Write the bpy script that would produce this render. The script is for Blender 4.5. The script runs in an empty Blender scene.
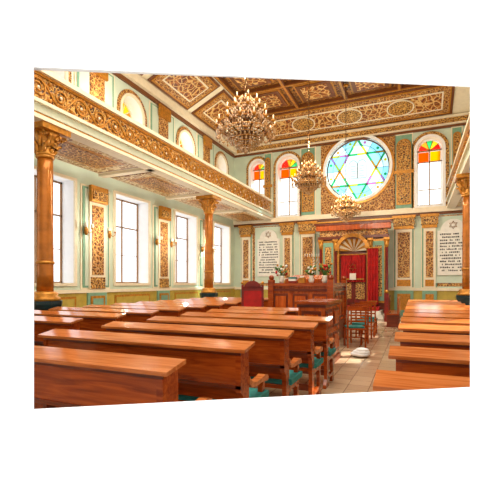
import bpy, math, random
from math import sin, cos, pi, radians
random.seed(7)
scene = bpy.context.scene
try:
    scene.view_settings.view_transform = 'Standard'
except Exception: pass

# ------------------------------------------------------------ colour + materials
def lin(c):
    o=[]
    for v in c:
        v=v/255.0
        o.append(v/12.92 if v<=0.04045 else ((v+0.055)/1.055)**2.4)
    return (o[0],o[1],o[2],1.0)
def newmat(name):
    m=bpy.data.materials.new(name); m.use_nodes=True
    nt=m.node_tree; b=nt.nodes.get('Principled BSDF')
    return m,nt,b
def plain(name,c,rough=.5,metal=0.0,var=.12,scale=6,spec=.5):
    m,nt,b=newmat(name)
    tc=nt.nodes.new('ShaderNodeTexCoord'); n=nt.nodes.new('ShaderNodeTexNoise')
    n.inputs['Scale'].default_value=scale; n.inputs['Detail'].default_value=5
    nt.links.new(tc.outputs['Object'],n.inputs['Vector'])
    r=nt.nodes.new('ShaderNodeValToRGB')
    L=lin(c); e=r.color_ramp.elements
    e[0].position=.3; e[1].position=.7
    e[0].color=tuple(L[i]*(1-var) for i in range(3))+(1,)
    e[1].color=tuple(min(1,L[i]*(1+var)) for i in range(3))+(1,)
    nt.links.new(n.outputs['Fac'],r.inputs['Fac'])
    nt.links.new(r.outputs['Color'],b.inputs['Base Color'])
    b.inputs['Roughness'].default_value=rough; b.inputs['Metallic'].default_value=metal
    b.inputs['Specular IOR Level'].default_value=spec
    return m
def wood(name,c1,c2,rough=.28,sc=(1.2,14,14)):
    m,nt,b=newmat(name)
    tc=nt.nodes.new('ShaderNodeTexCoord'); mp=nt.nodes.new('ShaderNodeMapping')
    oi=nt.nodes.new('ShaderNodeObjectInfo'); ad=nt.nodes.new('ShaderNodeVectorMath'); ad.operation='ADD'
    nt.links.new(tc.outputs['Object'],ad.inputs[0]); nt.links.new(oi.outputs['Location'],ad.inputs[1])
    mp.inputs['Scale'].default_value=sc
    n=nt.nodes.new('ShaderNodeTexNoise'); n.inputs['Scale'].default_value=1.6
    n.inputs['Detail'].default_value=8; n.inputs['Distortion'].default_value=1.2
    nt.links.new(ad.outputs[0],mp.inputs['Vector']); nt.links.new(mp.outputs['Vector'],n.inputs['Vector'])
    r=nt.nodes.new('ShaderNodeValToRGB'); e=r.color_ramp.elements
    e[0].position=.3; e[1].position=.7; e[0].color=lin(c1); e[1].color=lin(c2)
    nt.links.new(n.outputs['Fac'],r.inputs['Fac']); nt.links.new(r.outputs['Color'],b.inputs['Base Color'])
    bp=nt.nodes.new('ShaderNodeBump'); bp.inputs['Strength'].default_value=.05
    nt.links.new(n.outputs['Fac'],bp.inputs['Height']); nt.links.new(bp.outputs['Normal'],b.inputs['Normal'])
    b.inputs['Roughness'].default_value=rough
    return m
def filigree(name,c0,c1,c2,scale=3.0,freq=26,rough=.45,metal=0.0,thr=.5):
    """arabesque ornament: concentric scrolls around voronoi cells + cell edges"""
    m,nt,b=newmat(name); N=nt.nodes; Lk=nt.links
    tc=N.new('ShaderNodeTexCoord')
    no=N.new('ShaderNodeTexNoise'); no.inputs['Scale'].default_value=scale*1.2
    Lk.new(tc.outputs['Object'],no.inputs['Vector'])
    mx=N.new('ShaderNodeVectorMath'); mx.operation='MULTIPLY_ADD'
    Lk.new(no.outputs['Color'],mx.inputs[0]); mx.inputs[1].default_value=(.25/scale*2,)*3
    Lk.new(tc.outputs['Object'],mx.inputs[2])
    v=N.new('ShaderNodeTexVoronoi'); v.inputs['Scale'].default_value=scale; v.inputs['Randomness'].default_value=.55
    Lk.new(mx.outputs[0],v.inputs['Vector'])
    a=N.new('ShaderNodeMath'); a.operation='MULTIPLY'; a.inputs[1].default_value=freq
    Lk.new(v.outputs['Distance'],a.inputs[0])
    s=N.new('ShaderNodeMath'); s.operation='SINE'; Lk.new(a.outputs[0],s.inputs[0])
    r=N.new('ShaderNodeValToRGB'); e=r.color_ramp.elements
    e[0].position=thr-.12; e[1].position=thr+.12
    e[0].color=lin(c0); e[1].color=lin(c1)
    h=N.new('ShaderNodeMath'); h.operation='MULTIPLY_ADD'; h.inputs[1].default_value=.5; h.inputs[2].default_value=.5
    Lk.new(s.outputs[0],h.inputs[0]); Lk.new(h.outputs[0],r.inputs['Fac'])
    v2=N.new('ShaderNodeTexVoronoi'); v2.feature='DISTANCE_TO_EDGE'; v2.inputs['Scale'].default_value=scale*2.3
    Lk.new(mx.outputs[0],v2.inputs['Vector'])
    lt=N.new('ShaderNodeMath'); lt.operation='LESS_THAN'; lt.inputs[1].default_value=.07
    Lk.new(v2.outputs['Distance'],lt.inputs[0])
    mc=N.new('ShaderNodeMix'); mc.data_type='RGBA'
    Lk.new(lt.outputs[0],mc.inputs['Factor']); Lk.new(r.outputs['Color'],mc.inputs['A']); mc.inputs['B'].default_value=lin(c2)
    Lk.new(mc.outputs['Result'],b.inputs['Base Color'])
    bp=N.new('ShaderNodeBump'); bp.inputs['Strength'].default_value=.4; bp.inputs['Distance'].default_value=.03
    Lk.new(h.outputs[0],bp.inputs['Height']); Lk.new(bp.outputs['Normal'],b.inputs['Normal'])
    b.inputs['Roughness'].default_value=rough; b.inputs['Metallic'].default_value=metal
    return m
def stained(name,c,tr=.45):
    m,nt,b=newmat(name); N=nt.nodes
    t=N.new('ShaderNodeBsdfTranslucent'); g=N.new('ShaderNodeBsdfTransparent'); mx=N.new('ShaderNodeMixShader')
    no=N.new('ShaderNodeTexNoise'); no.inputs['Scale'].default_value=5
    r=N.new('ShaderNodeValToRGB'); L=lin(c)
    r.color_ramp.elements[0].color=tuple(x*.85 for x in L[:3])+(1,); r.color_ramp.elements[1].color=tuple(min(1,x*1.15) for x in L[:3])+(1,)
    nt.links.new(no.outputs['Fac'],r.inputs['Fac'])
    nt.links.new(r.outputs['Color'],t.inputs['Color']); nt.links.new(r.outputs['Color'],g.inputs['Color'])
    mx.inputs[0].default_value=tr
    nt.links.new(t.outputs[0],mx.inputs[1]); nt.links.new(g.outputs[0],mx.inputs[2])
    nt.links.new(mx.outputs[0],N['Material Output'].inputs['Surface'])
    return m
def emis(name,c,s):
    m,nt,b=newmat(name)
    b.inputs['Base Color'].default_value=lin(c); b.inputs['Emission Color'].default_value=lin(c); b.inputs['Emission Strength'].default_value=s
    return m

M={}
M['green']=plain('mint_plaster',(202,216,196),.7,var=.05,scale=2)
M['green2']=plain('sage_panel',(122,164,138),.6)
M['cream']=plain('cream_stucco',(236,224,196),.6,var=.05)
M['ledge']=plain('grey_green_ledge',(200,206,184),.6,var=.05)
M['white']=plain('white_plaster',(244,245,246),.8,var=.02)
M['dado']=plain('olive_dado',(184,160,66),.5)
M['teal']=plain('teal_upholstery',(30,122,116),.8,var=.2,scale=30)
M['gold']=plain('gilded_stucco',(190,128,44),.35,.4,var=.3,scale=12)
M['goldsh']=plain('gilt_shaft',(178,106,34),.25,.35,var=.25,scale=5)
M['brown']=plain('brown_trim',(112,62,24),.45)
M['frame']=plain('window_frame_wood',(150,112,74),.45)
M['stone']=plain('dark_green_stone',(22,44,48),.3,var=.4)
M['red']=plain('red_velvet',(176,18,16),.75,var=.25)
M['dkred']=plain('dark_red_wood',(118,24,12),.35,var=.3)
M['black']=plain('black_ink',(40,36,34),.6)
M['marble']=plain('white_marble',(232,228,216),.35,var=.06)
M['iron']=plain('bronze_metal',(112,74,36),.3,.6)
M['crystal']=plain('crystal_drops',(196,156,108),.12,.15,var=.5,scale=30,spec=1)
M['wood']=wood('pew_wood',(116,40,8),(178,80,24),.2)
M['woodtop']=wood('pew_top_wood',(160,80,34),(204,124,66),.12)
M['woodd']=wood('panel_wood_dark',(82,28,8),(124,50,16),.3)
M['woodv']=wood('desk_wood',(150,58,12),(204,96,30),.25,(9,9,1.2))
M['fil_brown']=filigree('ornament_brown',(92,46,14),(168,102,38),(214,166,92),3.6,26)
M['fil_dark']=filigree('ornament_ceiling',(62,32,14),(116,66,24),(176,118,48),2.2,26)
M['fil_cream']=filigree('ornament_cream',(200,170,112),(150,98,42),(228,208,164),2.6,22)
M['fil_cove']=filigree('ornament_cove',(112,52,14),(176,104,36),(222,180,108),1.7,30)
M['fil_gold']=filigree('ornament_gold',(76,38,10),(172,112,38),(224,176,92),4.5,20)
M['g_red']=stained('glass_red',(225,30,20)); M['g_yel']=stained('glass_yellow',(245,190,30))
M['g_grn']=stained('glass_green',(50,170,90)); M['g_blu']=stained('glass_pale_blue',(180,220,226),.6)
M['g_cyn']=stained('glass_cyan',(128,200,222),.6); M['g_wht']=stained('glass_white',(236,240,240),.7); M['g_pnk']=stained('glass_pink',(225,110,170))
M['g_org']=stained('glass_orange',(240,130,30)); M['g_clr']=stained('glass_clear',(244,250,255),.9)
M['leaf']=plain('foliage',(70,120,45),.6,var=.4,scale=20)
M['bulb']=emis('bulb',(255,214,150),2.0)
def floor_mat():
    m,nt,b=newmat('floor_tiles'); N=nt.nodes; L=nt.links
    tc=N.new('ShaderNodeTexCoord'); br=N.new('ShaderNodeTexBrick')
    mp=N.new('ShaderNodeMapping'); br.offset=0
    br.inputs['Scale'].default_value=1.0; br.inputs['Mortar Size'].default_value=.006
    br.inputs['Brick Width'].default_value=.3; br.inputs['Row Height'].default_value=.3
    br.inputs['Color1'].default_value=lin((206,180,148)); br.inputs['Color2'].default_value=lin((176,146,116)); br.inputs['Mortar'].default_value=lin((128,100,78))
    L.new(tc.outputs['Object'],mp.inputs['Vector']); L.new(mp.outputs[0],br.inputs['Vector'])
    n=N.new('ShaderNodeTexNoise'); n.inputs['Scale'].default_value=4
    r=N.new('ShaderNodeValToRGB'); r.color_ramp.elements[0].color=(.7,.66,.6,1); r.color_ramp.elements[1].color=(1,1,1,1)
    L.new(n.outputs['Fac'],r.inputs['Fac'])
    mx=N.new('ShaderNodeMix'); mx.data_type='RGBA'; mx.blend_type='MULTIPLY'; mx.inputs['Factor'].default_value=.7
    L.new(br.outputs['Color'],mx.inputs['A']); L.new(r.outputs['Color'],mx.inputs['B'])
    L.new(mx.outputs['Result'],b.inputs['Base Color']); b.inputs['Roughness'].default_value=.18
    return m
M['floor']=floor_mat()
M['canvas_side']=plain('canvas_side',(172,172,172),.9,var=.02)

# ------------------------------------------------------------ mesh builder
class MB:
    def __init__(s): s.v=[];s.f=[];s.m=[];s.sm=[];s.mats=[]
    def mi(s,k):
        if k not in s.mats: s.mats.append(k)
        return s.mats.index(k)
    def add(s,vs,fs,k,smooth=False):
        o=len(s.v); s.v.extend([tuple(p) for p in vs]); i=s.mi(k)
        for f in fs: s.f.append(tuple(o+a for a in f)); s.m.append(i); s.sm.append(smooth)
    def poly(s,pts,k): s.add(pts,[tuple(range(len(pts)))],k)
    def hexa(s,c,k): s.add(c,[(0,3,2,1),(4,5,6,7),(0,1,5,4),(1,2,6,5),(2,3,7,6),(3,0,4,7)],k)
    def box(s,x0,x1,y0,y1,z0,z1,k):
        s.hexa([(x0,y0,z0),(x1,y0,z0),(x1,y1,z0),(x0,y1,z0),(x0,y0,z1),(x1,y0,z1),(x1,y1,z1),(x0,y1,z1)],k)
    def slab(s,P,u0,u1,v0,v1,d0,d1,k):
        s.hexa([P(u0,v0,d0),P(u1,v0,d0),P(u1,v1,d0),P(u0,v1,d0),P(u0,v0,d1),P(u1,v0,d1),P(u1,v1,d1),P(u0,v1,d1)],k)
    def lathe(s,prof,cx,cy,k,n=20,smooth=True,ph=0):
        vs=[];fs=[]
        for r,z in prof:
            for i in range(n):
                a=2*pi*i/n+ph; vs.append((cx+r*cos(a),cy+r*sin(a),z))
        for j in range(len(prof)-1):
            for i in range(n):
                a=j*n+i;b=j*n+(i+1)%n; fs.append((a,b,b+n,a+n))
        fs.append(tuple(range(n))[::-1]); fs.append(tuple((len(prof)-1)*n+i for i in range(n)))
        s.add(vs,fs,k,smooth)
    def tube(s,pts,r,k,n=6,closed=False):
        from mathutils import Vector
        P=[Vector(p) for p in pts]; m=len(P); vs=[];fs=[]
        for j in range(m):
            if closed: t=P[(j+1)%m]-P[j-1]
            else: t=P[min(j+1,m-1)]-P[max(j-1,0)]
            if t.length<1e-9: t=Vector((0,0,1))
            t.normalize()
            up=Vector((0,0,1)) if abs(t.z)<.9 else Vector((1,0,0))
            a=t.cross(up).normalized(); b=t.cross(a)
            rr=r[j] if isinstance(r,list) else r
            for i in range(n):
                an=2*pi*i/n; q=P[j]+a*rr*cos(an)+b*rr*sin(an); vs.append(q[:])
        for j in range(m if closed else m-1):
            for i in range(n):
                a=j*n+i;b=j*n+(i+1)%n;c=((j+1)%m)*n
                fs.append((a,b,c+(i+1)%n,c+i))
        s.add(vs,fs,k,True)
    def ball(s,c,r,k,n=8,sz=1.0):
        vs=[];fs=[];m=max(4,n//2+1)
        for j in range(m+1):
            th=pi*j/m
            for i in range(n):
                a=2*pi*i/n; vs.append((c[0]+r*sin(th)*cos(a),c[1]+r*sin(th)*sin(a),c[2]+sz*r*cos(th)))
        for j in range(m):
            for i in range(n):
                a=j*n+i;b=j*n+(i+1)%n; fs.append((a,b,b+n,a+n))
        s.add(vs,fs,k,True)
    def drop(s,c,r,h,k):
        x,y,z=c
        s.add([(x,y,z),(x+r,y,z-h*.6),(x,y+r,z-h*.6),(x-r,y,z-h*.6),(x,y-r,z-h*.6),(x,y,z-h)],
              [(0,1,2),(0,2,3),(0,3,4),(0,4,1),(5,2,1),(5,3,2),(5,4,3),(5,1,4)],k)
    def mesh(s,name):
        me=bpy.data.meshes.new(name); me.from_pydata(s.v,[],s.f)
        for k in s.mats: me.materials.append(M[k])
        me.polygons.foreach_set('material_index',s.m); me.polygons.foreach_set('use_smooth',s.sm)
        me.update(); return me
    def obj(s,name,loc=(0,0,0),rz=0):
        return place(s.mesh(name),name,loc,rz)
def place(me,name,loc=(0,0,0),rz=0):
    o=bpy.data.objects.new(name,me); o.location=loc; o.rotation_euler=(0,0,rz)
    scene.collection.objects.link(o); return o

def bounds(h):
    if h[0]=='circle': return h[1]-h[3],h[1]+h[3],h[2]-h[3],h[2]+h[3]
    return h[1]-h[4]/2,h[1]+h[4]/2,h[2],h[3]
def outline(h,n=28):
    if h[0]=='circle': return [(h[1]+h[3]*cos(2*pi*i/(2*n)),h[2]+h[3]*sin(2*pi*i/(2*n))) for i in range(2*n)]
    a,b,c,d=bounds(h)
    if h[0]=='rect': return [(a,c),(b,c),(b,d),(a,d)]
    r=(b-a)/2; return [(a,c),(b,c)]+[(h[1]+r*cos(pi*i/n),d-r+r*sin(pi*i/n)) for i in range(n+1)]
def sheet(B,P,u0,u1,v0,v1,holes,d,k):
    us=sorted({u0,u1}|{x for h in holes for x in bounds(h)[:2] if u0<x<u1})
    vs=sorted({v0,v1}|{x for h in holes for x in bounds(h)[2:] if v0<x<v1})
    for i in range(len(us)-1):
        for j in range(len(vs)-1):
            cu=(us[i]+us[i+1])/2; cv=(vs[j]+vs[j+1])/2
            if any(bounds(h)[0]<cu<bounds(h)[1] and bounds(h)[2]<cv<bounds(h)[3] for h in holes): continue
            B.poly([P(us[i],vs[j],d),P(us[i+1],vs[j],d),P(us[i+1],vs[j+1],d),P(us[i],vs[j+1],d)],k)
    for h in holes:
        a,b,c,dd=bounds(h)
        n=28
        if h[0]=='arch' or h[0]=='circle':
            r=(b-a)/2; cv=dd-r
            for i in range(n):
                t0=pi*i/n;t1=pi*(i+1)/n
                p=(h[1]+r*cos(t0),cv+r*sin(t0)); q=(h[1]+r*cos(t1),cv+r*sin(t1))
                B.poly([P(p[0],p[1],d),P(p[0],dd,d),P(q[0],dd,d),P(q[0],q[1],d)],k)
                if h[0]=='circle':
                    p2=(p[0],2*cv-p[1]); q2=(q[0],2*cv-q[1])
                    B.poly([P(p2[0],p2[1],d),P(q2[0],q2[1],d),P(q2[0],c,d),P(p2[0],c,d)],k)
def reveal(B,P,h,d0,d1,k):
    o=outline(h); n=len(o)
    for i in range(n):
        p=o[i];q=o[(i+1)%n]
        B.poly([P(p[0],p[1],d0),P(q[0],q[1],d0),P(q[0],q[1],d1),P(p[0],p[1],d1)],k)
def archframe(B,P,h,w,d0,d1,k):
    o=outline(h); n=len(o)
    a,b,c,dd=bounds(h); cv=(c+dd)/2
    if h[0]=='circle': out=[(h[1]+(p[0]-h[1])*(h[3]+w)/h[3],h[2]+(p[1]-h[2])*(h[3]+w)/h[3]) for p in o]
    else:
        su=((b-a)/2+w)/((b-a)/2); out=[]; r=(b-a)/2
        for p in o:
            if h[0]=='arch' and p[1]>dd-r-1e-6:
                out.append((h[1]+(p[0]-h[1])*(r+w)/r,(dd-r)+(p[1]-(dd-r))*(r+w)/r))
            else: out.append((h[1]+(p[0]-h[1])*su, p[1]+(w if p[1]>cv else -w)))
    for i in range(n):
        j=(i+1)%n
        B.hexa([P(*o[i],d0),P(*o[j],d0),P(*out[j],d0),P(*out[i],d0),P(*o[i],d1),P(*o[j],d1),P(*out[j],d1),P(*out[i],d1)],k)
def fillshape(B,P,h,d,k):
    B.poly([P(p[0],p[1],d) for p in outline(h)],k)

XL,XR,YF=-9.2,3.6,20.0
CX=-2.75
Pfar=lambda u,v,d:(u,YF-d,v)
Pleft=lambda u,v,d:(XL+d,u,v)
Pright=lambda u,v,d:(XR-d,u,v)

# ------------------------------------------------------------ camera
H=1.5; TH=radians(23.9); FPX=395.0
F=(-sin(TH),cos(TH)); R=(cos(TH),sin(TH))
cam=bpy.data.cameras.new('camera'); co=bpy.data.objects.new('camera',cam); scene.collection.objects.link(co)
co.location=(0,0,H); co.rotation_euler=(pi/2,0,TH)
cam.sensor_width=36; cam.lens=FPX/480*36; cam.shift_y=43/480; cam.clip_start=.05; cam.clip_end=200
scene.camera=co

# ------------------------------------------------------------ display wall + stretched canvas surround (real geometry)
def cw(xc,zc,z): return (xc*R[0]+zc*F[0], xc*R[1]+zc*F[1], z)
def corner(px,py,zc):
    a=(px-240)/FPX; b=(283-py)/FPX
    return cw(a*zc,zc,H+b*zc)
fr=[corner(34,67,1.20),corner(470,87,1.368),corner(470,387,1.368),corner(34,409,1.20)]
bk=[corner(28.5,70,1.235),corner(471,86,1.405),corner(471,388,1.405),corner(28.5,412,1.235)]
B=MB()
for i in range(4):
    j=(i+1)%4; B.poly([fr[i],fr[j],bk[j],bk[i]],'canvas_side')
B.obj('canvas_print_frame')
xa,ya=-9.2,-3.93; xb,yb=3.6,3.62
B=MB()
W=[(xa,ya,10.2),(xb,yb,10.2),(xb,yb,0),(xa,ya,0)]
for i in range(4):
    j=(i+1)%4; B.poly([W[i],W[j],bk[j],bk[i]],'white')
B.obj('wall_front')

B=MB(); B.poly([(xa,ya,0),(xb,yb,0),(XR,YF,0),(XL,YF,0)],'floor'); B.obj('floor')
B=MB(); B.poly([(xa-2,ya-1.2,-.01),(xa-2,ya-9,-.01),(xb+5,ya-9,-.01),(xb+5,yb+2.9,-.01)],'white'); B.obj('floor_outside')

# ------------------------------------------------------------ side walls
WY=[.5,4.1,7.75,11.3,14.9,18.4]
sideholes=[('rect',y,1.5,4.5,1.8) for y in WY]+[('arch',y,6.3,8.1,1.15) for y in WY]
PY=[(WY[i]+WY[i+1])/2 for i in range(5)]+[-1.3]
def side_wall(P,name,y0,yw):
    hs=[h for h in sideholes if bounds(h)[0]>y0+.1]
    B=MB()
    sheet(B,P,y0,YF,0,8.9,hs,0,'green')
    for h in hs: reveal(B,P,h,0,-.55,'white')
    B.obj(name)
    T=MB()
    T.slab(P,y0,YF,0,1.2,0,.04,'dado'); T.slab(P,y0,YF,1.2,1.3,0,.09,'cream'); T.slab(P,y0,YF,0,.18,0,.08,'brown')
    T.slab(P,y0,YF,8.45,8.6,0,.08,'brown'); T.slab(P,y0,YF,8.6,8.9,0,.22,'cream'); T.slab(P,y0,YF,5.5,5.62,0,.06,'brown')
    for y in PY:
        if y<y0+.6: continue
        T.slab(P,y-.62,y+.62,1.3,4.5,0,.03,'cream')
        T.slab(P,y-.56,y+.56,1.36,4.44,.03,.05,'green2')
        T.slab(P,y-.48,y+.48,1.42,4.38,.05,.06,'green')
        T.slab(P,y-.34,y+.34,1.3,4.5,.05,.10,'cream')
        T.slab(P,y-.24,y+.24,1.75,3.9,.10,.12,'fil_brown')
        T.slab(P,y-.36,y+.36,4.0,4.5,.10,.2,'gold')
        T.slab(P,y-.30,y+.30,4.08,4.35,.2,.23,'fil_gold')
        T.slab(P,y-.30,y+.30,1.32,1.68,.10,.13,'fil_gold')
        T.slab(P,y-.40,y+.40,.15,1.2,.04,.1,'green2')
        T.slab(P,y-.30,y+.30,.3,1.1,.10,.12,'gold')
        T.slab(P,y-.22,y+.22,.38,1.02,.12,.13,'green2')
        T.slab(P,y-.85,y+.85,5.7,8.4,0,.03,'cream'); T.slab(P,y-.78,y+.78,5.75,8.35,.03,.05,'green2'); T.slab(P,y-.7,y+.7,5.8,8.3,.05,.055,'green')
        T.slab(P,y-.30,y+.30,5.7,8.45,.05,.1,'fil_brown')
        T.slab(P,y-.38,y+.38,8.0,8.45,.1,.18,'gold')
    for y in WY:
        if y<y0+1: continue
        T.slab(P,y-.95,y+.95,.25,1.1,.04,.06,'gold'); T.slab(P,y-.88,y+.88,.32,1.03,.06,.07,'dado')
    for h in hs:
        archframe(T,P,h,.09,0,.06,'cream')
        if h[0]=='arch': 
            archframe(T,P,('arch',h[1],h[2],h[3]+.1,h[4]+.2),.12,0,.04,'fil_brown')
    T.obj('trim_'+name.split('_')[1])
side_wall(Pleft,'wall_left',-3.6,0); side_wall(Pright,'wall_right',3.7,0)
wn=1
def side_windows(P,y0):
    global wn
    for h in sideholes:
        a,b,c,d=bounds(h)
        if a<y0+.1: continue
        B=MB(); dd=-.5
        if h[0]=='rect':
            fillshape(B,P,h,dd,'g_clr')
            for u in (a,(a+b)/2-.02,b-.05): B.slab(P,u,u+.045,c,d,dd,dd+.05,'frame')
            for v in (c,c+(d-c)*.66,d-.05): B.slab(P,a,b,v,v+.045,dd,dd+.05,'frame')
            for v in (c+(d-c)*.33,): B.slab(P,a,b,v,v+.02,dd,dd+.04,'frame')
        else:
            r=(b-a)/2; cv=d-r
            fillshape(B,P,h,dd,'g_clr')
            cols=['g_org','g_yel','g_yel','g_grn','g_yel']
            for i in range(5):
                t0=pi*i/5;t1=pi*(i+1)/5
                pts=[(h[1],cv)]+[(h[1]+r*cos(t0+(t1-t0)*q/4),cv+r*sin(t0+(t1-t0)*q/4)) for q in range(5)]
                B.poly([P(p[0],p[1],dd+.01) for p in pts],cols[i])
                B.tube([P(h[1],cv,dd+.03),P(h[1]+r*cos(t1),cv+r*sin(t1),dd+.03)],.02,'cream',4)
            B.slab(P,h[1]-.025,h[1]+.025,c,cv,dd,dd+.05,'cream'); B.slab(P,a,b,cv-.03,cv+.03,dd,dd+.05,'cream')
            archframe(B,P,('arch',h[1],c+.06,d-.06,h[4]-.12),.06,dd,dd+.05,'cream')
        B.obj('window_%d'%wn); wn+=1
side_windows(Pleft,-3.6); side_windows(Pright,3.7)

# ------------------------------------------------------------ far wall
WX=3.36
RX,RZ,RR=-2.6,7.1,1.5
round_h=('circle',RX,RZ,RR)
arch_h=[('arch',CX-WX,5.05,8.15,1.05),('arch',CX+WX,5.05,8.15,1.05),('arch',CX-5.05,6.3,8.1,.8),('arch',CX+5.15,6.3,8.1,.8)]
B=MB(); sheet(B,Pfar,XL,XR,0,8.95,[round_h]+arch_h,0,'green')
for h in [round_h]+arch_h: reveal(B,Pfar,h,0,-.4,'white')
B.obj('wall_far')
T=MB(); P=Pfar
T.slab(P,XL,XR,0,1.15,0,.05,'dado'); T.slab(P,XL,XR,1.15,1.27,0,.11,'cream'); T.slab(P,XL,XR,0,.2,0,.1,'brown')
T.slab(P,XL,XR,4.6,4.72,0,.08,'brown'); T.slab(P,XL,XR,4.72,4.95,0,.16,'cream')
T.slab(P,XL,XR,8.46,8.56,0,.1,'brown'); T.slab(P,XL,XR,8.56,8.62,0,.2,'cream'); T.slab(P,XL,XR,8.62,8.86,0,.16,'fil_gold'); T.slab(P,XL,XR,8.86,8.95,0,.24,'cream')
x0,x1,v0,v1=RX-1.76,RX+1.76,5.2,8.44
def circ_field(T,P,cx,cv,r,x0,x1,v0,v1,d,k):
    n=48
    def hit(a):
        dx,dy=cos(a),sin(a); t=1e9
        if dx>1e-9: t=min(t,(x1-cx)/dx)
        if dx<-1e-9: t=min(t,(x0-cx)/dx)
        if dy>1e-9: t=min(t,(v1-cv)/dy)
        if dy<-1e-9: t=min(t,(v0-cv)/dy)
        t=max(t,r)
        return cx+dx*t,cv+dy*t
    angs=sorted([2*pi*i/n for i in range(n)]+[math.atan2(b-cv,a-cx)%(2*pi) for a in (x0,x1) for b in (v0,v1)])
    for i in range(len(angs)):
        a=angs[i]; b=angs[(i+1)%len(angs)]
        p=(cx+r*cos(a),cv+r*sin(a));q=(cx+r*cos(b),cv+r*sin(b));A=hit(a);C=hit(b)
        T.hexa([P(*p,0),P(*q,0),P(*C,0),P(*A,0),P(*p,d),P(*q,d),P(*C,d),P(*A,d)],k)
circ_field(T,P,RX,RZ,RR,x0,x1,4.97,v1,.05,'fil_brown')
archframe(T,P,round_h,.13,0,.14,'white'); archframe(T,P,('circle',RX,RZ,RR+.13),.1,.05,.1,'gold')
for h in arch_h:
    archframe(T,P,h,.12,0,.08,'white')
    archframe(T,P,('arch',h[1],h[2],h[3]+.12,h[4]+.24),.14,0,.05,'fil_gold')
for sx in (-1,1):
    for off,w in ((2.27,.8),(4.45,.46)):
        c=CX+sx*off
        T.slab(P,c-w/2,c+w/2,4.95,8.46,0,.05,'cream'); T.slab(P,c-w/2+.05,c+w/2-.05,5.0,8.4,.05,.07,'green2')
        h=('arch',c,5.2,8.15,w-.26)
        T.poly([P(p[0],p[1],.1) for p in outline(h)],'fil_gold'); reveal(T,P,h,.1,.05,'gold')
        archframe(T,P,h,.05,.05,.12,'gold')
        T.slab(P,c-w/2-.03,c+w/2+.03,6.6,6.75,.07,.14,'gold')
    for off,w in ((2.27,.72),(3.35,.5),(5.7,.5)):
        c=CX+sx*off
        T.slab(P,c-w/2-.1,c+w/2+.1,1.27,4.6,0,.03,'cream'); T.slab(P,c-w/2-.06,c+w/2+.06,1.3,4.56,.03,.04,'green2')
        T.slab(P,c-w/2,c+w/2,1.27,4.3,.04,.14,'cream'); T.slab(P,c-w/2+.1,c+w/2-.1,1.75,3.85,.14,.16,'fil_brown')
        T.slab(P,c-w/2+.07,c+w/2-.07,1.35,1.65,.14,.16,'gold')
        T.slab(P,c-w/2-.06,c+w/2+.06,4.0,4.15,.14,.2,'gold'); T.slab(P,c-w/2-.1,c+w/2+.1,4.15,4.5,.04,.26,'fil_gold'); T.slab(P,c-w/2-.14,c+w/2+.14,4.5,4.62,.04,.3,'gold')
        T.slab(P,c-w/2-.05,c+w/2+.05,0,1.15,.05,.16,'green2'); T.slab(P,c-w/2+.08,c+w/2-.08,.25,1.0,.16,.18,'gold')
    c=CX+sx*4.4
    T.slab(P,c-.95,c+.95,1.35,4.55,0,.03,'fil_brown'); T.slab(P,c-.8,c+.8,1.5,4.5,.03,.05,'green')
    for q in (-1,1):
        T.slab(P,c+q*1.1-.1,c+q*1.1+.1,.3,1.05,.05,.08,'gold')
T.obj('trim_far')

def win_arch(h,name):
    B=MB(); a,b,c,d=bounds(h); r=(b-a)/2; cv=d-r; dd=-.3; P=Pfar
    B.slab(P,a,b,c,cv-.02,dd-.01,dd,'g_wht')
    cols=['g_grn','g_yel','g_org','g_red','g_red'] if h[1]<CX else ['g_red','g_yel','g_grn','g_org','g_red']
    for i in range(5):
        t0=pi*i/5;t1=pi*(i+1)/5
        arc=[(h[1]+r*cos(t0+(t1-t0)*q/4),cv+r*sin(t0+(t1-t0)*q/4)) for q in range(5)]
        B.poly([P(p[0],p[1],dd) for p in [(h[1],cv)]+arc],cols[i])
        B.tube([P(h[1],cv,dd+.03),P(h[1]+r*cos(t1),cv+r*sin(t1),dd+.03)],.02,'brown',4)
    B.slab(P,a+.05,h[1]-.03,cv-.5,cv-.05,dd+.005,dd+.01,'g_org'); B.slab(P,h[1]+.03,b-.05,cv-.5,cv-.05,dd+.005,dd+.01,'g_yel')
    B.slab(P,h[1]-.025,h[1]+.025,c,cv,dd,dd+.06,'frame'); B.slab(P,a,b,cv-.04,cv+.03,dd,dd+.06,'frame')
    B.slab(P,a,b,cv-.55,cv-.5,dd,dd+.06,'frame')
    if cv-c>1.5:
        B.slab(P,a,b,c+.75,c+.79,dd,dd+.05,'frame'); B.slab(P,a,b,c,c+.08,dd,dd+.06,'frame')
    archframe(B,P,('arch',h[1],c+.07,d-.07,h[4]-.14),.07,dd,dd+.06,'white')
    B.obj(name)
for h in arch_h:
    win_arch(h,'window_%d'%wn); wn+=1
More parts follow.
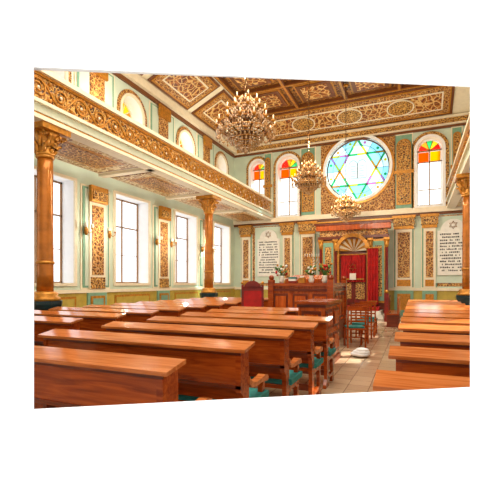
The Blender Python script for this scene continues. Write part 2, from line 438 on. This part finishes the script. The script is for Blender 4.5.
# rose window with star of David
B=MB(); P=Pfar; cx,cv,r=RX,RZ,RR; dd=-.22
def pt(a,q): return (cx+q*cos(a),cv+q*sin(a))
tips=[pt(pi/2+i*pi/3,r) for i in range(6)]; inn=[pt(pi/2+pi/6+i*pi/3,r/math.sqrt(3)) for i in range(6)]
B.poly([P(*p,dd) for p in inn],'g_blu')
tc=['g_blu','g_cyn','g_blu','g_cyn','g_blu','g_cyn']
for i in range(6):
    B.poly([P(*tips[i],dd),P(*inn[i],dd),P(*inn[i-1],dd)],tc[i])
    a0=pi/2+i*pi/3
    arc=[pt(a0+pi/3*q/8,r) for q in range(9)]
    B.poly([P(*p,dd) for p in arc[:5]+[inn[i]]],'g_cyn'); B.poly([P(*p,dd) for p in arc[4:]+[inn[i]]],'g_blu')
strip=['g_yel','g_grn','g_pnk','g_yel','g_org','g_grn']
for i in range(6):
    p=tips[i];q=tips[(i+2)%6]
    dx,dy=q[0]-p[0],q[1]-p[1];L=math.hypot(dx,dy);ux,uy=-dy/L,dx/L
    for s_ in range(6):
        t0,t1=s_/6,(s_+1)/6
        A=(p[0]+dx*t0,p[1]+dy*t0);C=(p[0]+dx*t1,p[1]+dy*t1);w_=.04
        B.poly([P(A[0]+ux*w_,A[1]+uy*w_,dd+.02),P(C[0]+ux*w_,C[1]+uy*w_,dd+.02),P(C[0]-ux*w_,C[1]-uy*w_,dd+.02),P(A[0]-ux*w_,A[1]-uy*w_,dd+.02)],strip[(i*2+s_)%6])
    for sg in (1,-1): B.tube([P(p[0]+ux*.04*sg,p[1]+uy*.04*sg,dd+.035),P(q[0]+ux*.04*sg,q[1]+uy*.04*sg,dd+.035)],.009,'stone',4)
    B.tube([P(*inn[i],dd+.03),P(*pt(pi/2+pi/6+i*pi/3,r),dd+.03)],.011,'stone',4)
B.tube([P(*pt(2*pi*i/48,1.47),dd+.04) for i in range(48)],.03,'iron',5,True)
B.tube([P(*pt(2*pi*i/48,1.2),dd+.03) for i in range(48)],.01,'stone',4,True)
for a in range(12): 
    q=pt(a*pi/6+.26,1.34); B.poly([P(q[0]+.07*cos(t),q[1]+.07*sin(t),dd+.03) for t in [2*pi*j/10 for j in range(10)]],strip[a%6])
for q in (-1,1):
    h=('arch',cx+q*.21,cv-.42,cv+.45,.38); B.poly([P(p[0],p[1],dd+.03) for p in outline(h)],'g_wht')
    archframe(B,P,h,.02,dd+.02,dd+.05,'iron')
    for j in range(5): B.slab(P,cx+q*.21-.12,cx+q*.21+.12,cv-.32+j*.12,cv-.30+j*.12,dd+.03,dd+.04,'iron')
B.obj('window_round_stained_glass')

for c in (CX-4.4,CX+4.3):
    B=MB(); h=('arch',c,1.85,4.35,1.25)
    a,b,cc,dv=bounds(h)
    o=[(a,cc),(b,cc),(b,3.85)]+[(c+.5*cos(pi*i/14),3.85+.5*sin(pi*i/14)) for i in range(15)]+[(a,3.85)]
    B.poly([Pfar(p[0],p[1],.14) for p in o],'marble')
    for i in range(len(o)):
        p=o[i];q=o[(i+1)%len(o)]; B.poly([Pfar(*p,.14),Pfar(*q,.14),Pfar(*q,.055),Pfar(*p,.055)],'marble')
    star=[(c+.17*cos(pi/2+i*pi/3),4.08+.17*sin(pi/2+i*pi/3)) for i in range(6)]
    for tri in ((0,2,4),(1,3,5)): B.tube([Pfar(*star[i],.15) for i in tri],.018,'gold',4,True)
    v=3.72
    while v>2.0:
        u=a+.1
        while u<b-.14:
            w=random.uniform(.03,.07)
            if random.random()<.82: B.slab(Pfar,u,u+w,v-.07,v-.0-random.uniform(0,.02),.14,.147,'black')
            u+=w+.022
        v-=.135
    B.obj('inscribed_marble_tablet')

# ------------------------------------------------------------ ceiling
ZC=9.8; xi0,xi1,yi=-7.2,1.6,18.0; Y0=-4.0
B=MB()
B.poly([(xi0,Y0,ZC),(xi1,Y0,ZC),(xi1,yi,ZC),(xi0,yi,ZC)],'fil_dark')
B.poly([(XL,Y0,8.9),(xi0,Y0,ZC),(xi0,yi,ZC),(XL,YF,8.9)],'cream')
B.poly([(XR,Y0,8.9),(xi1,Y0,ZC),(xi1,yi,ZC),(XR,YF,8.9)],'cream')
B.poly([(XL,YF,8.95),(xi0,yi,ZC),(xi1,yi,ZC),(XR,YF,8.95)],'cream')
B.obj('ceiling')
T=MB()
xs=[xi0,xi0+2.2,xi0+4.4,xi0+6.6,xi1]
for x in xs: T.box(x-.09,x+.09,Y0+6,yi,ZC-.14,ZC,'brown'); T.box(x-.045,x+.045,Y0+6,yi,ZC-.17,ZC-.14,'gold')
y=yi
while y>3: T.box(xi0,xi1,y-.09,y+.09,ZC-.13,ZC,'brown'); T.box(xi0,xi1,y-.045,y+.045,ZC-.16,ZC-.13,'gold'); y-=2.25
y=yi
while y>5:
    for i in range(4):
        a,b=xs[i]+.3,xs[i+1]-.3
        T.box(a,b,y-1.95,y-.3,ZC-.05,ZC-.02,'gold'); T.box(a+.08,b-.08,y-1.87,y-.38,ZC-.08,ZC-.05,'brown'); T.box(a+.25,b-.25,y-1.7,y-.55,ZC-.1,ZC-.08,'fil_cove')
    y-=2.25
def Pc_left(u,v,d):
    x=XL+(xi0-XL)*v; z=8.9+(ZC-8.9)*v
    return (x+d*.41,u,z-d*.91)
def Pc_right(u,v,d):
    x=XR+(xi1-XR)*v; z=8.9+(ZC-8.9)*v
    return (x-d*.41,u,z-d*.91)
def Pc_far(u,v,d):
    return (u,YF+(yi-YF)*v-d*.41,8.95+(ZC-8.95)*v-d*.91)
def coffer(Pc,a,b):
    T.slab(Pc,a,b,.10,.9,.01,.05,'brown'); T.slab(Pc,a+.1,b-.1,.14,.86,.05,.07,'gold'); T.slab(Pc,a+.16,b-.16,.17,.83,.07,.075,'fil_brown'); T.slab(Pc,a+.4,b-.4,.27,.73,.075,.09,'cream'); T.slab(Pc,a+.46,b-.46,.30,.70,.09,.095,'fil_cove')
for Pc in (Pc_left,Pc_right):
    y=17.9
    while y>4: coffer(Pc,y-2.9,y-.15); y-=3.1
coffer(Pc_far,-7.1,1.5)
for uu in (-5.0,-2.8,-.6):
    T.poly([Pc_far(uu+.55*cos(2*pi*i/24),.5+.2*sin(2*pi*i/24),.12) for i in range(24)],'fil_gold')
    T.tube([Pc_far(uu+.55*cos(2*pi*i/24),.5+.2*sin(2*pi*i/24),.12) for i in range(24)],.03,'cream',5,True)
T.obj('trim_ceiling')

# ------------------------------------------------------------ galleries
def gallery(sx,name,y0):
    xf=-7.0 if sx<0 else 1.42; xw=XL if sx<0 else XR
    s=1 if sx<0 else -1
    Pf=lambda u,v,d:(xf+s*d,u,v)
    YE=YF-.32
    B=MB()
    B.slab(Pf,y0,YE,4.84,5.84,-.15,0,'ledge')
    B.slab(Pf,y0,YE,4.80,4.88,-.2,.14,'cream'); B.slab(Pf,y0,YE,4.88,4.94,-.2,.08,'gold'); B.slab(Pf,y0,YE,4.94,5.1,0,.1,'ledge'); B.slab(Pf,y0,YE,5.1,5.17,0,.18,'cream'); B.slab(Pf,y0,YE,5.17,5.22,0,.08,'gold')
    B.slab(Pf,y0,YE,5.22,5.72,0,.03,'fil_gold')
    B.slab(Pf,y0,YE,5.70,5.76,0,.07,'gold'); B.slab(Pf,y0,YE,5.76,5.86,-.2,.14,'cream')
    B.box(min(xf,xw)+.24 if sx<0 else xf+.02,max(xf,xw)-.02 if sx<0 else xw-.24,y0,YE,4.88,4.95,'cream')
    Ps=lambda u,v,d:(xw+s*.24+(xf-xw-s*.24)*v,u,4.88-d)
    for y in PY+[20.2]:
        if y-3.6<y0: continue
        B.slab(Ps,y-.12,min(y+.12,YE),0,1,0,.08,'cream')
        B.slab(Ps,y-3.35,y-.25 if y<20 else YE,.06,.94,0,.03,'brown'); B.slab(Ps,y-3.25,y-.35 if y<20 else YE-.1,.09,.91,.03,.045,'fil_cream'); B.slab(Ps,y-2.9,y-.7,.24,.76,.045,.05,'gold'); B.slab(Ps,y-2.8,y-.8,.29,.71,.05,.06,'fil_brown')
    u=max(y0,2.0) if sx<0 else 6.0; L=.56; k=0
    while u+L<YE:
        sg=1 if k%2==0 else -1; c=(u+L/2,5.46)
        pts=[]
        for i in range(22):
            t=i/21; a=sg*(t*2.1*2*pi); rr=.205*(1-t*.86)
            pts.append(Pf(c[0]-rr*cos(a)*1.1,c[1]+rr*sin(a),.045))
        B.tube(pts,[.026*(1-.4*i/21) for i in range(22)],'gold',5)
        B.tube([Pf(u+L*i/8,5.46+sg*.22*sin(pi*i/8),.045) for i in range(9)],.02,'gold',5)
        for q in (-1,1):
            B.ball(Pf(u,5.46+q*.17,.05),.045,'gold',6)
        B.ball(Pf(c[0],c[1],.05),.035,'cream',6)
        u+=L;k+=1
    B.obj(name)
gallery(-1,'gallery_balcony',-2.2); gallery(1,'gallery_balcony',4.0)

# ------------------------------------------------------------ columns
def col_mesh():
    B=MB(); 
    B.lathe([(.36,0),(.36,.16),(.31,.2),(.30,.9),(.34,.97),(.36,1.05),(.36,1.12)],0,0,'stone',8,False,pi/8)
    B.lathe([(.30,1.12),(.31,1.18),(.24,1.22),(.27,1.27),(.2,1.32)],0,0,'gold',20)
    B.lathe([(.17-.012*i/8,1.32+(4.22-1.32)*i/8) for i in range(9)],0,0,'goldsh',20)
    for z in (1.9,4.15): B.lathe([(.17,z),(.19,z+.02),(.19,z+.05),(.17,z+.07)],0,0,'gold',20)
    B.lathe([(.17,4.2),(.2,4.24),(.18,4.28),(.19,4.45),(.25,4.6),(.31,4.68)],0,0,'gold',20)
    for tier,(z,r0,hh,n) in enumerate(((4.27,.18,.17,8),(4.38,.2,.24,8))):
        for i in range(n):
            a=2*pi*i/n+(pi/n if tier else 0)
            pts=[(cos(a)*(r0+o),sin(a)*(r0+o),z+q*hh) for o,q in ((0,0),(.02,.4),(.05,.75),(.1,1.0),(.14,.92),(.13,.8))]
            B.tube(pts,[.035,.05,.045,.035,.025,.015],'gold',6)
    for i in range(4):
        a=pi/4+i*pi/2
        pts=[(cos(a)*(.36+.06*cos(t)*(1-t/9)),sin(a)*(.36+.06*cos(t)*(1-t/9)),4.6+.06*sin(t)*(1-t/9)) for t in [j*.6 for j in range(14)]]
        B.tube(pts,.022,'gold',5)
    B.box(-.36,.36,-.36,.36,4.68,4.8,'gold')
    return B.mesh('gilded_column')
cm=col_mesh()
for x,y in ((-7.25,6.05),(-7.25,13.4),(1.5,13.95),(1.5,6.9)): place(cm,'gilded_column',(x,y,0))

# ------------------------------------------------------------ pews
def pew_mesh(L):
    B=MB()
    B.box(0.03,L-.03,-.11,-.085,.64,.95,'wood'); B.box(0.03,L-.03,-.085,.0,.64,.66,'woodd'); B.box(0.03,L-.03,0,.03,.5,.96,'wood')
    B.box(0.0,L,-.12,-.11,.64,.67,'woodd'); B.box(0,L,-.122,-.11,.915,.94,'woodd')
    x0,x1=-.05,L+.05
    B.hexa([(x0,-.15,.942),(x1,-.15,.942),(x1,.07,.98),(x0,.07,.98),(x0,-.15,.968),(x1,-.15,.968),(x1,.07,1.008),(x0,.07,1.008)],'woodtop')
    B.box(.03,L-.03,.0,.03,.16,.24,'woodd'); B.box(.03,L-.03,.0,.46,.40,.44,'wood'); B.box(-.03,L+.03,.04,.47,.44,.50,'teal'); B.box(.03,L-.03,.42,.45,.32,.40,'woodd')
    def plate(prof,xe,k='wood',t=.045):
        m=len(prof)
        vs=[(xe,p[0],p[1]) for p in prof]+[(xe+t,p[0],p[1]) for p in prof]
        B.add(vs,[tuple(range(m))[::-1],tuple(range(m,2*m))]+[(i,(i+1)%m,m+(i+1)%m,m+i) for i in range(m)],k)
    for xe in (0,L-.045):
        plate([(-.12,.62),(-.12,.955),(.05,.975),(.055,.74),(.06,.45),(.05,.2),(.07,.06),(.09,0),(-.13,0),(-.12,.05),(-.06,.12),(-.045,.3),(-.05,.5),(-.07,.58)],xe)
        plate([(.36,0),(.35,.08),(.38,.14),(.36,.3),(.38,.4),(.37,.5),(.39,.6),(.44,.6),(.43,.5),(.45,.4),(.42,.3),(.44,.14),(.47,.08),(.47,0)],xe)
        plate([(.05,.34),(.05,.44),(.37,.44),(.37,.34),(.28,.37),(.14,.37)],xe)
        plate([(.04,.1),(.04,.15),(.37,.15),(.37,.1)],xe)
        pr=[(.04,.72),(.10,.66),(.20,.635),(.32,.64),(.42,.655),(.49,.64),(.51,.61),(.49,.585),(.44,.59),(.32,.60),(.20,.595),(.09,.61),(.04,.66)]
        plate(pr,xe-.012,'woodtop',.07)
    if L>1.6:
        B.box(L/2-.02,L/2+.02,-.05,.42,0,.40,'woodd'); B.box(L/2-.02,L/2+.02,-.08,.02,.4,.66,'woodd')
    return B.mesh('wooden_pew')
pm={}
def pew(x0,x1,y):
    L=round(x1-x0,2)
    if L not in pm: pm[L]=pew_mesh(L)
    place(pm[L],'wooden_pew',(x0,y,0))
for k,xe in enumerate((-1.4,-1.28,-1.2,-1.15,-1.15)): pew(-3.5,xe,2.12+.9*k)
for k in (5,6): pew(-3.5,-2.1,2.12+.9*k)
for k in range(0,12): pew(-6.75,-4.3,2.3+.9*k)
for k in range(0,12):
    if k==0: pew(-.15,.85,2.3)
    else: pew(-.13,1.05,2.3+.95*k)

# ------------------------------------------------------------ reading desk
B=MB(); x0,x1,y0,y1=-1.86,-1.4,6.7,8.1
B.box(x0,x1,y0,y1,.08,1.13,'woodv'); B.box(x0-.03,x1+.03,y0-.03,y1+.03,0,.1,'woodd'); B.box(x0-.05,x1+.05,y0-.05,y1+.05,1.13,1.18,'wood'); B.box(x0-.02,x1+.02,y0-.02,y1+.02,1.08,1.13,'woodd')
for a,b in ((y0+.08,y0+.64),(y0+.76,y1-.08)):
    for z0,z1 in ((.2,.58),(.68,1.02)):
        B.box(x1,x1+.012,a,b,z0,z1,'woodd'); B.box(x1+.012,x1+.025,a+.05,b-.05,z0+.05,z1-.05,'woodv')
B.box(x0+.06,x1-.06,y0-.012,y0,.2,1.02,'woodd'); B.box(x0+.11,x1-.11,y0-.025,y0-.012,.26,.96,'woodv')
B.obj('reading_desk')

# ------------------------------------------------------------ bimah
B=MB(); x0,x1,y0,y1=-3.3,-1.82,9.4,11.3
B.box(x0,x1,y0,y1,0,.45,'woodd')
for i in range(3): B.box(x0+.5,x1-.5,y1+.28*(2-i),y1+.28*(3-i),0,.15*(i+1),'woodd')
def railing(P,a,b):
    B.slab(P,a,b,.45,1.42,-.05,0,'woodv'); B.slab(P,a-.04,b+.04,1.42,1.5,-.16,.06,'wood'); B.slab(P,a,b,.4,.52,0,.03,'woodd'); B.slab(P,a,b,1.3,1.36,0,.03,'woodd')
    n=max(1,round((b-a)/.5)); w=(b-a)/n
    for i in range(n):
        B.slab(P,a+i*w+.06,a+(i+1)*w-.06,.58,1.24,0,.012,'woodd'); B.slab(P,a+i*w+.11,a+(i+1)*w-.11,.64,1.18,.012,.025,'woodv')
railing(lambda u,v,d:(u,y0-d,v),x0,x1); railing(lambda u,v,d:(x1+d,u,v),y0,y1); railing(lambda u,v,d:(x0-d,u,v),y0,y1)
for x in (x0,x1):
    for y in (y0,y1): B.box(x-.07,x+.07,y-.07,y+.07,0,1.58,'wood'); B.ball((x,y,1.63),.07,'wood',10)
B.box(x0+.3,x1-.3,y0+.45,y0+1.1,.45,1.35,'woodv'); B.hexa([(x0+.25,y0+.35,1.35),(x1-.25,y0+.35,1.35),(x1-.25,y0+1.2,1.35),(x0+.25,y0+1.2,1.35),(x0+.25,y0+.35,1.60),(x1-.25,y0+.35,1.60),(x1-.25,y0+1.2,1.72),(x0+.25,y0+1.2,1.72)],'woodv')
B.obj('bimah')
ZT=1.502
def bouquet(x,y,z,c,sc=1.0,name='flower_bouquet'):
    B=MB(); B.lathe([(.05,z),(.07,z+.06),(.05,z+.14),(.06,z+.18)],x,y,'marble',12)
    for i in range(34):
        a=random.random()*2*pi;q=random.random()**.5*.16*sc;h=z+.2+random.random()*.24*sc
        B.tube([(x,y,z+.16),(x+q*cos(a),y+q*sin(a),h)],.006,'leaf',3)
        B.ball((x+q*cos(a),y+q*sin(a),h),.032,random.choice(c+['leaf']),6)
    B.obj(name)
bouquet(-3.05,9.45,ZT,['red','marble','gold']); bouquet(-2.3,9.45,ZT,['marble','gold'],.8); bouquet(-1.98,9.47,ZT,['red','gold'],1.1)
B=MB(); 
for i,(w,c) in enumerate(((.2,'dkred'),(.18,'marble'),(.19,'teal'))): B.box(-2.85,-2.85+w,9.38,9.51,ZT+.05*i,ZT+.045+.05*i,c)
B.obj('book_stack')
B=MB(); B.box(-2.6,-2.45,9.38,9.5,ZT,ZT+.13,'gold'); B.box(-2.57,-2.48,9.4,9.47,ZT+.13,ZT+.17,'marble'); B.obj('charity_box')
def menorah(x,y,z,s=1.0):
    B=MB(); B.lathe([(.09,0),(.08,.03),(.02,.06),(.015,.2),(.03,.22),(.012,.25),(.012,.5)],0,0,'gold',12)
    for i in (1,2,3):
        r=.07*i
        B.tube([(r*cos(t),0,.5-r*sin(t)) for t in [pi*j/12 for j in range(13)]],.011,'gold',5)
    for i in range(-3,4):
        B.lathe([(.018,.5),(.025,.53)],.07*i,0,'gold',8); B.lathe([(.01,.53),(.01,.62)],.07*i,0,'marble',6)
    o=B.obj('menorah',(x,y,z)); o.scale=(s,s,s)
menorah(-2.5,10.35,1.715,.9)

# ------------------------------------------------------------ chairs
def armchair():
    B=MB()
    for x in (-.26,.26):
        B.box(x-.03,x+.03,-.26,-.2,0,.72,'dkred'); B.box(x-.03,x+.03,.2,.26,0,1.45,'dkred'); B.box(x-.035,x+.035,-.28,.24,.7,.75,'dkred'); B.ball((x,.23,1.5),.045,'gold',8)
    B.box(-.28,.28,-.26,.26,.36,.43,'dkred'); B.box(-.25,.25,-.25,.2,.43,.52,'red')
    B.box(-.24,.24,.205,.245,.5,1.38,'red'); 
    h=('arch',0,1.3,1.56,.48); Pk=lambda u,v,d:(u,.25-d,v)
    B.poly([Pk(p[0],p[1],0) for p in outline(h)],'dkred'); B.poly([Pk(p[0],p[1],.05) for p in outline(h)],'dkred'); reveal(B,Pk,h,0,.05,'gold')
    B.box(-.24,.24,.2,.25,1.36,1.41,'dkred'); B.box(-.2,.2,.245,.255,.55,1.3,'red')
    return B.mesh('red_armchair')
am=armchair(); place(am,'red_armchair',(-3.78,9.3,0),radians(20)); 
def chair():
    B=MB()
    for x in (-.2,.2):
        B.box(x-.02,x+.02,-.22,-.18,0,.44,'wood'); B.tube([(x,.2,0),(x,.2,.45),(x,.25,.95)],.022,'wood',6)
    B.box(-.23,.23,-.23,.22,.42,.455,'wood'); B.box(-.2,.2,-.2,.18,.455,.49,'teal')
    for z in (.6,.74): B.box(-.2,.2,.215+(z-.45)*.1-.01,.215+(z-.45)*.1+.015,z,z+.04,'wood')
    B.box(-.22,.22,.235,.265,.86,.97,'wood')
    B.box(-.2,.2,-.21,-.19,.18,.21,'wood'); B.box(-.21,-.19,-.2,.2,.18,.21,'wood'); B.box(.19,.21,-.2,.2,.18,.21,'wood')
    return B.mesh('wooden_chair')
ch=chair()
for x,y,a in ((-1.3,9.6,200),(-1.3,10.4,190),(-1.25,11.3,175),(-1.25,12.2,180)): place(ch,'wooden_chair',(x,y,0),radians(a))
B=MB()
for i,w in enumerate((.2,.17,.13)):
    B.ball((-1.02+.02*i,8.35,.057+.045*i),w,'white',12,.28)
B.obj('crumpled_cloth')
B=MB(); B.box(-.9,-.5,14.2,16.0,.42,.47,'wood'); 
for y in (14.3,15.1,15.9): B.box(-.88,-.52,y-.03,y+.03,0,.42,'woodd')
B.box(-.54,-.5,14.2,16.0,.47,1.0,'wood'); B.obj('side_bench')

# ------------------------------------------------------------ ark
B=MB(); P=lambda u,v,d:(u,18.9-d,v); c=-2.64; w=1.5
for i in range(3): B.box(c-1.45+.12*i,c+1.45-.12*i,17.3+.3*i,18.9,.15*i,.15*(i+1),'marble' if i<2 else 'red')
B.box(c-w,c-.75,18.9,19.68,.0,4.0,'woodd'); B.box(c+.75,c+w,18.9,19.68,0,4.0,'woodd'); B.box(c-.75,c+.75,19.3,19.68,0,4.0,'woodd')
for sg in (-1,1):
    a=c+sg*1.13
    B.slab(P,a-.30,a+.30,.6,3.5,0,.05,'gold'); B.slab(P,a-.24,a+.24,.7,3.4,.05,.07,'green2'); B.slab(P,a-.15,a+.15,.9,3.2,.07,.09,'fil_gold')
    for q in (.36,-.36):
        x=a+q*.97
        B.lathe([(.1,.3),(.1,.5),(.07,.55),(.065,3.2),(.09,3.25),(.12,3.45)],x,18.82,'dkred',12)
        B.lathe([(.07,3.1),(.09,3.2),(.13,3.45)],x,18.82,'gold',12)
        B.box(x-.12,x+.12,18.7,18.94,3.45,3.55,'gold'); B.box(x-.12,x+.12,18.7,18.94,0.1,.32,'dkred')
B.slab(P,c-w-.08,c+w+.08,3.55,3.68,0,.22,'woodd'); B.slab(P,c-w-.02,c+w+.02,3.68,3.95,0,.14,'fil_brown'); B.slab(P,c-w-.16,c+w+.16,3.95,4.2,-.2,.3,'woodv'); B.slab(P,c-w-.22,c+w+.22,4.2,4.3,-.2,.36,'woodd'); B.slab(P,c-w-.26,c+w+.26,4.3,4.36,-.2,.4,'gold')
n=14; Rr=.62; cz=3.0
for i in range(n):
    t0=pi*i/n;t1=pi*(i+1)/n
    B.poly([P(c,cz,-.32),P(c+Rr*cos(t0),cz+Rr*sin(t0),.02),P(c+Rr*cos(t1),cz+Rr*sin(t1),.02)],'gold' if i%2 else 'cream')
    B.hexa([P(c+Rr*cos(t0),cz+Rr*sin(t0),-.1),P(c+Rr*cos(t1),cz+Rr*sin(t1),-.1),P(c+.78*cos(t1),cz+.78*sin(t1),-.1),P(c+.78*cos(t0),cz+.78*sin(t0),-.1),
            P(c+Rr*cos(t0),cz+Rr*sin(t0),.26),P(c+Rr*cos(t1),cz+Rr*sin(t1),.26),P(c+.78*cos(t1),cz+.78*sin(t1),.26),P(c+.78*cos(t0),cz+.78*sin(t0),.26)],'gold')
B.slab(P,c-.62,c+.62,.45,3.0,-.35,-.28,'woodd')
for sg in (-1,1):
    B.slab(P,c+sg*.3-.27,c+sg*.3+.27,.6,2.9,-.28,-.25,'dkred'); B.slab(P,c+sg*.3-.2,c+sg*.3+.2,1.75,2.75,-.25,-.22,'fil_gold'); B.slab(P,c+sg*.3-.2,c+sg*.3+.2,.75,1.55,-.25,-.22,'fil_gold')
    B.box(c+sg*.68-.06,c+sg*.68+.06,18.85,19.2,.45,3.0,'gold')
ark=B.obj('torah_ark')
def pleats(x0,x1,yy,z0,z1,k,name,nf=6):
    B=MB(); n=40; vs=[];fs=[]
    for j in range(7):
        z=z1+(z0-z1)*j/6
        for i in range(n+1):
            t=i/n; vs.append((x0+(x1-x0)*t,yy+.05*sin(t*pi*2*nf+.2*j)*(.6+.4*j/6),z))
    for j in range(6):
        for i in range(n): a=j*(n+1)+i; fs.append((a,a+1,a+n+2,a+n+1))
    B.add(vs,fs,k,True); B.tube([(x0-.1,yy,z1+.03),(x1+.1,yy,z1+.03)],.03,'gold',8)
    B.slab(lambda u,v,d:(u,yy-.08-d,v),x0+.05,x1-.05,z0+.1,z0+.16,0,.01,'gold'); o=B.obj(name); o.parent=ark
pleats(c+.68,c+1.15,18.55,.55,3.05,'red','ark_curtain',4)
pleats(c-.55,c+.55,18.98,1.55,2.8,'red','ark_valance',7)
star=[(c+.17*cos(pi/2+i*pi/3),2.25+.17*sin(pi/2+i*pi/3)) for i in range(6)]
B=MB()
for tri in ((0,2,4),(1,3,5)): B.tube([(star[i][0],18.86,star[i][1]) for i in tri],.018,'gold',4,True)
B.slab(lambda u,v,d:(u,18.88-d,v),c-.14,c+.14,1.65,1.95,0,.01,'marble')
o=B.obj('star_emblem'); o.parent=ark
for s in (-1,1):
    B=MB(); x=c+s*1.62
    for y in [16.6+.16*i for i in range(13)]:
        B.lathe([(.03,0.05),(.045,.25),(.02,.45),(.04,.7),(.025,.9)],x,y,'dkred',8)
    B.box(x-.05,x+.05,16.5,18.6,.9,.98,'wood'); B.box(x-.05,x+.05,16.5,18.6,0,.08,'wood')
    B.box(x-.08,x+.08,16.4,16.56,0,1.1,'dkred'); B.ball((x,16.48,1.16),.08,'gold',8); B.obj('ark_railing')

# ------------------------------------------------------------ chandeliers
def chandelier(x,y,z,s,name='crystal_chandelier',ztop=ZC):
    B=MB(); g='iron'
    def T(p): return (p[0]*s,p[1]*s,p[2]*s)
    prof=[(.02,-.42),(.05,-.38),(.03,-.33),(.10,-.25),(.06,-.15),(.03,-.05),(.07,.05),(.04,.12),(.03,.3),(.08,.36),(.03,.42),(.015,.5)]
    B.lathe([(r*s,q*s) for r,q in prof],0,0,g,14)
    for n,R0,z0,ph in ((14,.5,-.12,0),(10,.34,.12,.2),(6,.2,.3,.1)):
        for i in range(n):
            a=2*pi*i/n+ph
            pts=[]
            for j in range(11):
                t=j/10; rr=.04+(R0-.04)*t; zz=z0-.12*sin(t*pi*1.15)+.03*t
                pts.append(T((rr*cos(a),rr*sin(a),zz)))
            B.tube(pts,.014*s,g,5)
            ex,ey,ez=R0*cos(a),R0*sin(a),z0+.06
            B.lathe([(.012*s,(ez-.03)*s),(.035*s,(ez)*s),(.04*s,(ez+.015)*s)],ex*s,ey*s,'gold',8)
            B.lathe([(.011*s,(ez+.015)*s),(.011*s,(ez+.07)*s)],ex*s,ey*s,'cream',6)
            B.ball(T((ex,ey,ez+.085)),.012*s,'bulb',6,1.5)
            for q in (-.03,-.09,-.15): B.drop(T((ex,ey,ez-.02+q)),.02*s,.065*s,'crystal')
            b=2*pi*(i+1)/n+ph
            for j in range(1,7):
                t=j/7; aa=a+(b-a)*t
                B.drop(T((R0*cos(aa),R0*sin(aa),z0-.12*sin(t*pi)+.03)),.018*s,.06*s,'crystal')
            for j in range(1,9):
                t=j/9; rr=R0*(1-t)+.07*t
                B.drop(T((rr*cos(a),rr*sin(a),z0+.05+(.42-z0)*t**1.6)),.016*s,.05*s,'crystal')
        for fr_,zo in ((.62,-.07),(.8,-.04)):
            B.tube([T((R0*fr_*cos(2*pi*i/24),R0*fr_*sin(2*pi*i/24),z0+zo)) for i in range(24)],.012*s,'gold',5,True)
            for i in range(24): B.drop(T((R0*fr_*cos(2*pi*i/24),R0*fr_*sin(2*pi*i/24),z0+zo)),.016*s,.08*s,'crystal')
    for rr,zz,n in ((.3,-.24,26),(.24,-.30,22),(.17,-.36,16),(.1,-.42,10)):
        B.tube([T((rr*cos(2*pi*i/24),rr*sin(2*pi*i/24),zz)) for i in range(24)],.008*s,'gold',4,True)
        for i in range(n): a=2*pi*i/n; B.drop(T((rr*cos(a),rr*sin(a),zz)),.02*s,.085*s,'crystal')
    B.ball(T((0,0,-.5)),.045*s,'crystal',8)
    zz=.5*s; k=0
    while z+zz<ztop-.05:
        r=.025; pts=[(r*cos(t)*(k%2),r*cos(t)*(1-k%2),zz+.05+.05*sin(t)) for t in [2*pi*j/8 for j in range(8)]]
        B.tube(pts,.009,g,4,True); zz+=.085;k+=1
    B.lathe([(.12,ztop-z-.20),(.05,ztop-z-.26),(.12,ztop-z-.17)],0,0,'gold',12)
    B.obj(name,(x,y,z))
chandelier(-2.79,6.55,4.40,1.05); chandelier(-2.75,11.0,4.5,.95); chandelier(-2.6,16.6,4.6,1.15)

def sconce():
    B=MB()
    B.lathe([(.02,-.15),(.05,-.1),(.06,0),(.03,.1),(.01,.16)],0,0,'gold',8)
    for s in (-1,1):
        B.tube([(0.02,0,-.02),(.08,s*.06,-.09),(.12,s*.12,-.04),(.12,s*.13,.03)],.012,'gold',5)
        B.lathe([(.015,.03),(.04,.05),(.045,.07)],.12,s*.13,'gold',8); B.lathe([(.03,.07),(.05,.14),(.03,.2)],.12,s*.13,'marble',8)
    return B.mesh('wall_sconce')
sm=sconce()
for y in PY:
    if y<5: continue
    for q in (-.5,.5): place(sm,'wall_sconce',(XL+.12,y+q,3.1))

# ------------------------------------------------------------ lights
def light(kind,name,loc,e,col,**k):
    l=bpy.data.lights.new(name,kind); l.energy=e; l.color=col
    for a,b in k.items(): setattr(l,a,b)
    o=bpy.data.objects.new(name,l); o.location=loc; scene.collection.objects.link(o); return o
light('AREA','ceiling_fill',(-2.8,5.0,9.4),1050,(1,.93,.8),shape='RECTANGLE',size=7.5,size_y=10)  # added soft fill light below the ceiling, no skylight is there
for x,y,z,e in ((-2.79,6.55,5.3,140),(-2.75,11.0,5.4,240),(-2.75,15.8,5.7,280),(-2.8,13.8,5.0,230)):  # last entry is an extra lamp with no chandelier of its own
    light('POINT','chandelier_and_extra_lamp',(x,y,z),e,(1,.88,.68),shadow_soft_size=.06)
for y in (9.5,13.1,16.7): light('POINT','sconce_lamp',(XL+.8,y,3.2),45,(1,.93,.8),shadow_soft_size=.05)
for y in (9.5,15): light('POINT','balcony_lamp',(-8.3,y,7.2),60,(1,.92,.78),shadow_soft_size=.05)
s=light('SUN','sun',(10,5,12),16,(1,.95,.86),angle=radians(.8))
from mathutils import Vector
s.rotation_euler=Vector((-1,-.6,-.8)).to_track_quat('-Z','Y').to_euler()
w=bpy.data.worlds.new('world'); scene.world=w; w.use_nodes=True
bg=w.node_tree.nodes['Background']; bg.inputs['Color'].default_value=(.96,.98,1,1); bg.inputs['Strength'].default_value=2.0
